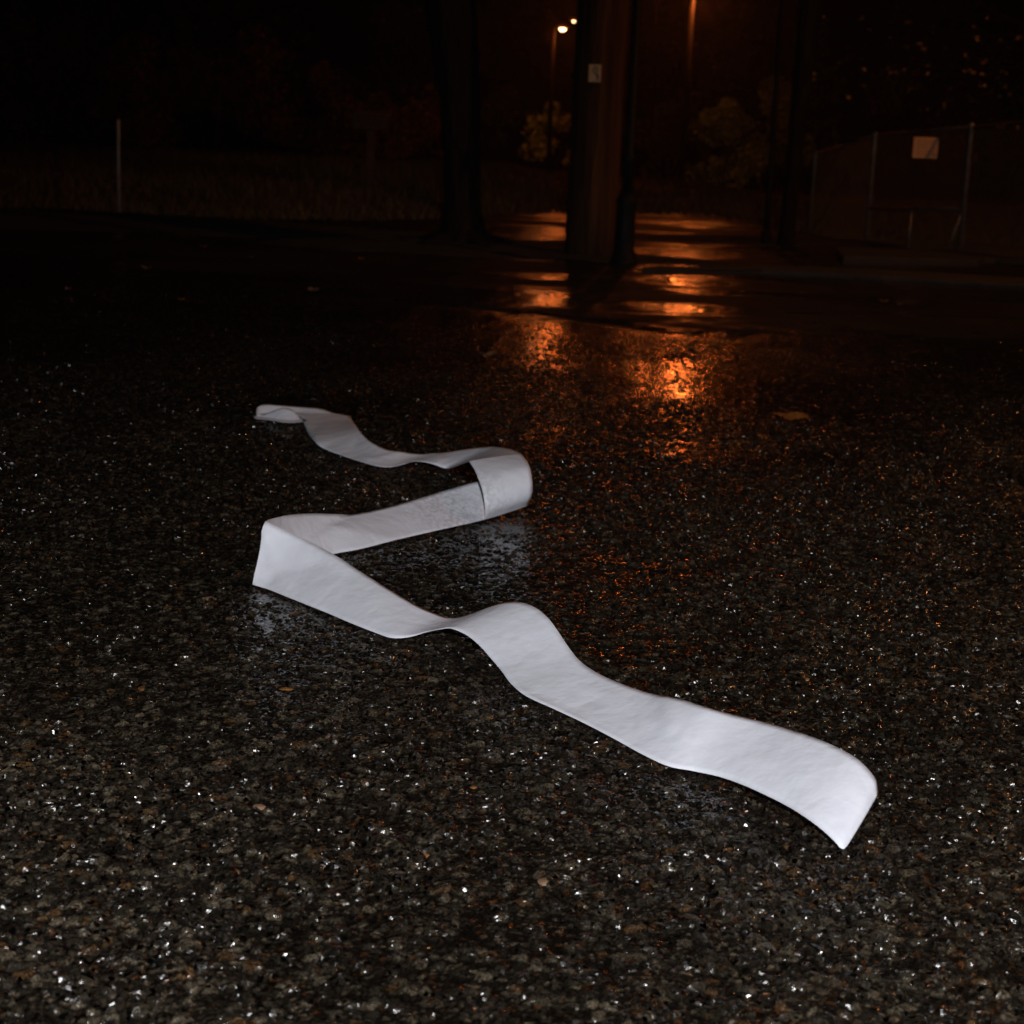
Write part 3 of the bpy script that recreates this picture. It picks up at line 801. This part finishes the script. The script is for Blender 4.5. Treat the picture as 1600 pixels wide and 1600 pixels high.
def near_lamp():
    root = empty('street_lamp', (7.8, 8.0, 0)); tag(root, 'tall street lamp beyond the right edge, lighting the fence and the pole front', 'street lamp')
    m = MB(); m.tube([(0, 0, -.1), (0, 0, 2.5), (0, 0, 5.6)], [.09, .07, .05], 14); put(root, m, 'post', M_conduit, True)
    m = MB(); m.tube([(0, 0, 5.5), (-.4, 0, 5.75), (-1.2, 0, 5.8)], .03, 8); put(root, m, 'arm', M_conduit, True)
    m = MB(); m.tube([(-.95, 0, 5.8), (-1.0, 0, 5.8), (-1.3, 0, 5.82), (-1.55, 0, 5.8)], [.02, .11, .13, .03], 12); hd = put(root, m, 'lamp_head', M_conduit, True)
    m = MB(); m.tube([(-1.05, 0, 5.68), (-1.1, 0, 5.68), (-1.4, 0, 5.68), (-1.45, 0, 5.68)], [.01, .07, .07, .01], 12); m.build('bulb', M_lamp, hd, True)
    l = light('lamp_glow', 'POINT', (-1.25, 0, 5.55), NEAR_POWER, SOD2, .08); l.parent = root
NEAR_POWER = 330; SOD2 = (1.0, .34, .08)
near_lamp()

# ------------------------------------------------------------------ trees and shrubs
def leaf_cloud(mb_v, mb_f, c, rad, n, size, rr, flat=.8):
    for _ in range(n):
        while True:
            d = Vector((rr.uniform(-1, 1), rr.uniform(-1, 1), rr.uniform(-1, 1)))
            if .02 < d.length < 1: break
        d = d.normalized()*(d.length**.45)
        p = Vector(c)+Vector((d.x*rad, d.y*rad, d.z*rad*flat))
        a = Vector((rr.gauss(0, 1), rr.gauss(0, 1), rr.gauss(0, .7))).normalized()
        b = a.cross(Vector((rr.gauss(0, 1), rr.gauss(0, 1), rr.gauss(0, 1)))).normalized()
        s = size*rr.uniform(.6, 1.3); i = len(mb_v)
        mb_v += [p-a*s, p+b*s*.45, p+a*s, p-b*s*.45]; mb_f.append((i, i+1, i+2, i+3))
def crown(name, clouds, size, mat, parent, seed):
    rr = random.Random(seed); v = []; f = []
    for c, r, n in clouds: leaf_cloud(v, f, c, r, n, size, rr)
    me = bpy.data.meshes.new(name); me.from_pydata([tuple(p) for p in v], [], f); me.update()
    return link_mesh(name, me, mat, parent)
def limb(m, p, d, r, L, depth, rr, tips, n=7):
    pts = [p.copy()]; rad = [r]; cur = p.copy(); dd = d.normalized()
    for i in range(5):
        dd = (dd+Vector((rr.gauss(0, .12), rr.gauss(0, .12), rr.gauss(0, .08)))).normalized()
        cur = cur+dd*(L/5); pts.append(cur.copy()); rad.append(r*(1-.13*(i+1)))
    m.tube(pts, rad, n, wob=.0)
    tips.append(cur.copy())
    if depth > 0:
        for k in range(rr.choice((2, 3))):
            nd = (dd+Vector((rr.gauss(0, .55), rr.gauss(0, .55), rr.gauss(.1, .35)))).normalized()
            limb(m, pts[rr.choice((3, 4, 5))], nd, rad[-1]*.8, L*.72, depth-1, rr, tips, max(4, n-1))

# left tree: massive dark trunk with flared roots
lt = base_at(722, 391)
def big_tree(loc, path, radii, label, seed, crown_h, crown_r, nl, leafmat, flare=True, leafsize=.06, cat='tree'):
    rr = random.Random(seed)
    root = empty('tree', loc); tag(root, label, cat)
    m = MB(); m.tube(path, radii, 26, wob=.085)
    if flare:
        for a in (0.3, 1.5, 2.7, 3.9, 5.2):
            d = Vector((math.cos(a), math.sin(a), 0)); r0 = radii[1]
            m.tube([Vector(path[2])+d*r0*.4, Vector(path[1])+d*r0*.8+Vector((0, 0, .02)), Vector((0, 0, .0))+d*r0*2.0, Vector((0, 0, -.06))+d*r0*2.9], [r0*.35, r0*.36, r0*.25, r0*.1], 8)
    put(root, m, 'trunk', M_bark, True)
    tips = []; mb = MB(); top = Vector(path[-1]); d0 = (Vector(path[-1])-Vector(path[-2])).normalized()
    for k in range(5):
        dd = (d0+Vector((rr.gauss(0, .5), rr.gauss(0, .5), rr.uniform(0, .4)))).normalized()
        limb(mb, top-Vector((0, 0, .1)), dd, radii[-1]*.6, crown_r*.75, 2, rr, tips)
    put(root, mb, 'limb', M_bark, True)
    cl = [((t.x, t.y, t.z), crown_r*rr.uniform(.18, .34), nl) for t in tips]
    crown('crown', cl, leafsize, leafmat, root, seed)
    return root
big_tree((lt.x, lt.y, 0), [(0, 0, -.1), (0, 0, .03), (-.005, 0, .12), (-.015, 0, .3), (-.03, 0, .6), (-.06, 0, 1.0), (-.13, 0, 1.5), (-.22, 0, 2.1), (-.3, 0, 2.8)],
         [.27, .205, .155, .125, .117, .130, .158, .18, .15], 'large dark tree trunk with flared roots left of the utility pole', 21, 3.2, 2.2, 160, M_leaf_dark)
rt = base_at(1228, 384)
big_tree((rt.x, rt.y, 0), [(0, 0, -.1), (0, 0, .03), (.0, 0, .15), (.008, 0, .5), (.02, 0, 1.0), (.04, 0, 1.6), (.05, 0, 2.3), (.05, 0, 3.0)],
         [.085, .075, .064, .060, .066, .08, .09, .075], 'slender dark tree trunk left of the chain-link fence', 33, 3.2, 1.8, 140, M_leaf_dark, flare=False)

# overhanging small-leaved branches above the fence
def overhang():
    rr = random.Random(77)
    bx = at_y(1660, 430, 16.5)
    root = empty('overhanging_tree', (bx.x, 16.5, -.05)); tag(root, 'sparse-leaved tree whose arching branches hang over the fence at the upper right', 'tree')
    m = MB(); m.tube([(0, 0, -.1), (.02, 0, .6), (0, 0, 1.3), (-.05, 0, 2.1)], [.11, .09, .08, .07], 12, wob=.04); put(root, m, 'trunk', M_bark, True)
    mb = MB(); lv = []; lf = []
    targets = [(1290, 100), (1330, 150), (1395, 120), (1430, 190), (1400, 60), (1460, 20), (1500, 170), (1530, 90), (1560, 130), (1480, 60), (1590, 160), (1350, 40), (1310, 10), (1550, 30), (1440, 110), (1520, 150), (1240, 20), (1430, 150)]
    for (tx, ty) in targets:
        e = at_y(tx, ty, rr.uniform(13.8, 16.2)); e = Vector((e.x-bx.x, e.y-16.5, e.z+.05))
        s = Vector((0, 0, rr.uniform(.9, 2.0)))
        mid = (s+e)/2 + Vector((rr.gauss(0, .1), rr.gauss(0, .2), .28+rr.gauss(0, .1)))
        pts = []; 
        for i in range(13):
            t = i/12; p = s*(1-t)**2+mid*2*t*(1-t)+e*t*t; p += Vector((math.sin(t*9+tx)*.02, math.cos(t*7+ty)*.02, math.sin(t*11+ty)*.02)); pts.append(p)
        mb.tube(pts, [.018*(1-i/14)+.0015 for i in range(13)], 5)
        for j in range(4, 13):
            q = pts[j]
            tw = q+Vector((rr.gauss(0, .08), rr.gauss(0, .08), rr.gauss(-.03, .06))); mb.tube([q, (q+tw)/2+Vector((0, 0, .01)), tw], [.003, .0025, .0015], 4)
            for _ in range(rr.choice((0, 1, 2, 3))):
                p = tw.lerp(q, rr.random()*.6); a = Vector((rr.gauss(0, 1), rr.gauss(0, 1), rr.gauss(0, .6))).normalized(); b = a.cross(Vector((rr.gauss(0, 1), rr.gauss(0, 1), rr.gauss(0, 1)))).normalized()
                sz = rr.uniform(.014, .042); i0 = len(lv)
                lv += [p, p+a*sz*.5+b*sz*.45, p+a*sz*1.6, p+a*sz*.5-b*sz*.45]; lf.append((i0, i0+1, i0+2, i0+3))
    put(root, mb, 'branch', M_bark, True)
    me = bpy.data.meshes.new('leaves'); me.from_pydata([tuple(p) for p in lv], [], lf); me.update(); link_mesh('leaves', me, simple('lamplit_glossy_leaf', (.5, .32, .10), .3, var=.3), root)  # orange lamplight caught by these leaves is put into their colour
overhang()

def shrub(px, py_base, y, w, h, label, seed, mat, n=900, group='shrubs and trees along the back of the field', cat='shrub', leafs=.05, dens=1.0):
    rr = random.Random(seed); b = at_y(px, py_base, y); gz = field_z(b.x, y)
    root = empty('shrub' if cat == 'shrub' else 'tree', (b.x, y, gz)); tag(root, label, cat, group)
    m = MB(); tips = []
    for k in range(4 if cat == 'shrub' else 1):
        limb(m, Vector((rr.gauss(0, w*.05), rr.gauss(0, w*.05), -.05)), Vector((rr.gauss(0, .3), rr.gauss(0, .3), 1)), .03*h if cat != 'shrub' else .02*h, h*.5, 2, rr, tips)
    put(root, m, 'trunk', M_bark, True)
    cl = []
    for k in range(int(16*dens)):
        a = rr.random()*6.28; q = math.sqrt(rr.random()); zc = rr.uniform(.15, .88)
        wid = w/2*(math.sin(min(1, zc*1.15+.12)*math.pi)**.5)*.85
        cl.append(((q*wid*math.cos(a), q*wid*math.sin(a), zc*h), w*rr.uniform(.09, .2), int(n/16*rr.uniform(.4, 1.5))))
    crown('crown', cl, leafs, mat, root, seed)
    return root
S = shrub
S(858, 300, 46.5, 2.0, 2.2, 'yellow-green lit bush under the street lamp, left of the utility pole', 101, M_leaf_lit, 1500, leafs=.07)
S(790, 300, 47.0, 2.2, 2.6, 'dim bush between the left tree and the lit bush', 102, M_leaf_dark, 2600)
S(1040, 300, 44.0, 2.6, 2.2, 'low dark bush right of the lamp post', 103, M_leaf_dark, 2600)
S(1130, 305, 38.0, 2.6, 2.4, 'broad olive bush right of the lamp post, below the bright lamp', 104, M_leaf_olive, 4200)
S(1200, 310, 40.0, 2.2, 2.9, 'tall olive bush behind the slender right-hand tree', 105, M_leaf_olive, 3400)
S(1290, 318, 42.0, 3.2, 3.6, 'dark bush behind the near corner of the fence', 106, M_leaf_dark, 3200)
S(1400, 325, 40.0, 3.4, 3.4, 'dark bush behind the beige fence plate', 107, M_leaf_dark, 3200)
S(1540, 330, 38.0, 3.6, 3.8, 'dark bush behind the fence at the right edge', 108, M_leaf_dark, 3200)
S(660, 285, 37.0, 2.4, 1.7, 'low brown bush between the trail sign and the left tree', 109, M_leaf_brown, 2600)
S(590, 285, 36.0, 2.2, 1.5, 'low brown bush behind the trail sign', 110, M_leaf_brown, 2400)
S(500, 280, 38.0, 2.8, 2.3, 'brown bush left of the trail sign', 111, M_leaf_brown, 3000)
S(400, 276, 37.0, 2.8, 3.0, 'tall brown bush midway between marker post and trail sign', 112, M_leaf_brown, 3400)
S(300, 274, 38.0, 2.6, 2.4, 'brown bush right of the marker post', 113, M_leaf_brown, 3000)
S(215, 272, 37.0, 2.4, 2.8, 'brown bush just behind the marker post', 114, M_leaf_brown, 2800)
S(110, 268, 38.0, 3.0, 3.2, 'brown bush left of the marker post', 115, M_leaf_brown, 2800)
S(10, 266, 36.0, 3.0, 3.4, 'brown bush at the left edge', 116, M_leaf_brown, 2800)
for i, (px, y, w, h, lb) in enumerate(((330, 47, 5, 8, 'tall dark tree behind the bushes at the left'), (620, 50, 5, 9, 'tall dark tree behind the trail sign'), (770, 70, 6, 10, 'tall far tree behind the lamps, left of the pole'),
        (1000, 70, 6, 10, 'tall far tree behind the lamps, right of the pole'), (1180, 52, 5, 8, 'tall dark tree behind the slender right-hand trunk'), (1450, 48, 6, 8, 'tall dark tree behind the fence'), (60, 46, 6, 8, 'tall dark tree at the far left'))):
    S(px, 280, y, w, h, lb, 200+i, M_leaf_dark, 5200, cat='tree', leafs=.10, dens=2)

# ------------------------------------------------------------------ chain-link fence
def fence():
    P = [(1263, 390, 1276, 240, 17.9), (1353, 388, 1369, 211, 15.07), (1499, 398, 1521, 198, 13.3), (1790, 402, 1830, 168, 11.2)]
    bot = []; top = []
    for bx, by, tx, ty, y in P:
        b = at_y(bx, by, y); t = at_y(tx, ty, y); t.x = b.x; bot.append(b); top.append(t)
    r0 = bot[0].copy()
    root = empty('chain_link_fence', r0); tag(root, 'rusty chain-link fence with round posts along the right side', 'fence')
    L = lambda p: Vector(p)-r0
    for b, t in zip(bot, top):
        m = MB(); bb = L(b); tt = L(t); bb.z = -.1 - b.z*0 + (b.z-r0.z)-.1
        m.tube([bb, tt+Vector((0, 0, -.02)), tt+Vector((0, 0, .015)), tt+Vector((0, 0, .03))], [.021, .021, .026, .008], 10); put(root, m, 'post', M_rustwire, True)
    for i in range(3):
        m = MB(); m.tube([L(top[i]), L(top[i+1])], .010, 8); put(root, m, 'top_rail', M_rustwire, True)
    # mid rail and short stub post in the second bay
    a = bot[1].lerp(top[1], .36); b = bot[2].lerp(top[2], .36)
    m = MB(); m.tube([L(a), L(b)], .012, 8); put(root, m, 'mid_rail', M_rustwire, True)
    mid = a.lerp(b, .48); gb = bot[1].lerp(bot[2], .48)
    m = MB(); m.tube([L(gb), L(mid)], .014, 8); put(root, m, 'stub_post', M_rustwire, True)
    m = MB(); br = bot[2]+Vector((-.10, .02, 0)); m.tube([L(br), L(bot[2].lerp(top[2], .38))], .012, 8); put(root, m, 'brace', M_rustwire, True)
    # wire mesh, bay by bay
    for i in range(3):
        m = MB(); b0, b1, t0, t1 = L(bot[i]), L(bot[i+1]), L(top[i]), L(top[i+1])
        Ln = (b1-b0).length; Hh = ((t0-b0).length+(t1-b1).length)/2; s = .052
        def P2(u, v): return (b0.lerp(b1, u/Ln)).lerp(t0.lerp(t1, u/Ln), v/Hh)
        k = -Hh
        off = Vector((b1.y-b0.y, -(b1.x-b0.x), 0)).normalized()*.003
        while k < Ln:
            for sgn in (1, -1):
                u0, v0, u1, v1 = k, 0, k+Hh, Hh
                if u0 < 0: v0 = -u0; u0 = 0
                if u1 > Ln: v1 = v1-(u1-Ln); u1 = Ln
                if u1 <= u0: continue
                if sgn < 0: v0, v1 = Hh-v0, Hh-v1
                m.tube([P2(u0, v0)+off*sgn, P2(u1, v1)+off*sgn], .0016, 3, cap=False)
            k += s
        put(root, m, 'wire_mesh', M_wire)
    # plate wired on the fence
    sy = None
    c0 = at_y(1446, 231, 14.05)
    f = (c0.x-bot[1].x)/(bot[2].x-bot[1].x); yy = bot[1].y+(bot[2].y-bot[1].y)*f
    c0 = at_y(1446, 231, yy-.27)
    ang = math.atan2(bot[2].y-bot[1].y, bot[2].x-bot[1].x)
    r2 = empty('fence_sign', c0); tag(r2, 'small beige rectangular notice plate wired high on the chain-link fence', 'sign')
    w = .19/abs(math.cos(ang)) ; 
    w = .195; ang = math.radians(-14)
    m = MB(); m.box((0, 0, 0), (w, .004, .165), ang, b=.0015); put(r2, m, 'plate', M_signpaper)
    m = MB(); R = Matrix.Rotation(ang, 3, 'Z')
    for j in range(5):
        x = -w/2+.02; rj = random.Random(j)
        while x < w/2-.03:
            ww = rj.uniform(.015, .045); m.box(R @ Vector((x+ww/2, -.003, .055-.027*j)), (ww*.85, .001, .008), ang); x += ww
    put(r2, m, 'faded_print', simple('faded_ink', (.30, .22, .14), .6, var=.2))
fence()

# ------------------------------------------------------------------ damp night air
hm = bpy.data.materials.new('night_air'); hm.use_nodes = True; hn = hm.node_tree; hn.nodes.clear()
pv = hn.nodes.new('ShaderNodeVolumePrincipled'); ho = hn.nodes.new('ShaderNodeOutputMaterial')
pv.inputs['Density'].default_value = HAZE; pv.inputs['Color'].default_value = (.8, .8, .8, 1); pv.inputs['Anisotropy'].default_value = .75
hn.links.new(pv.outputs[0], ho.inputs['Volume'])
m = MB(); m.box((0, 60, 6.5), (170, 140, 19)); hz = m.build('haze', hm)
tag(hz, 'thin damp haze in the night air', 'haze', kind='stuff')
print('done')
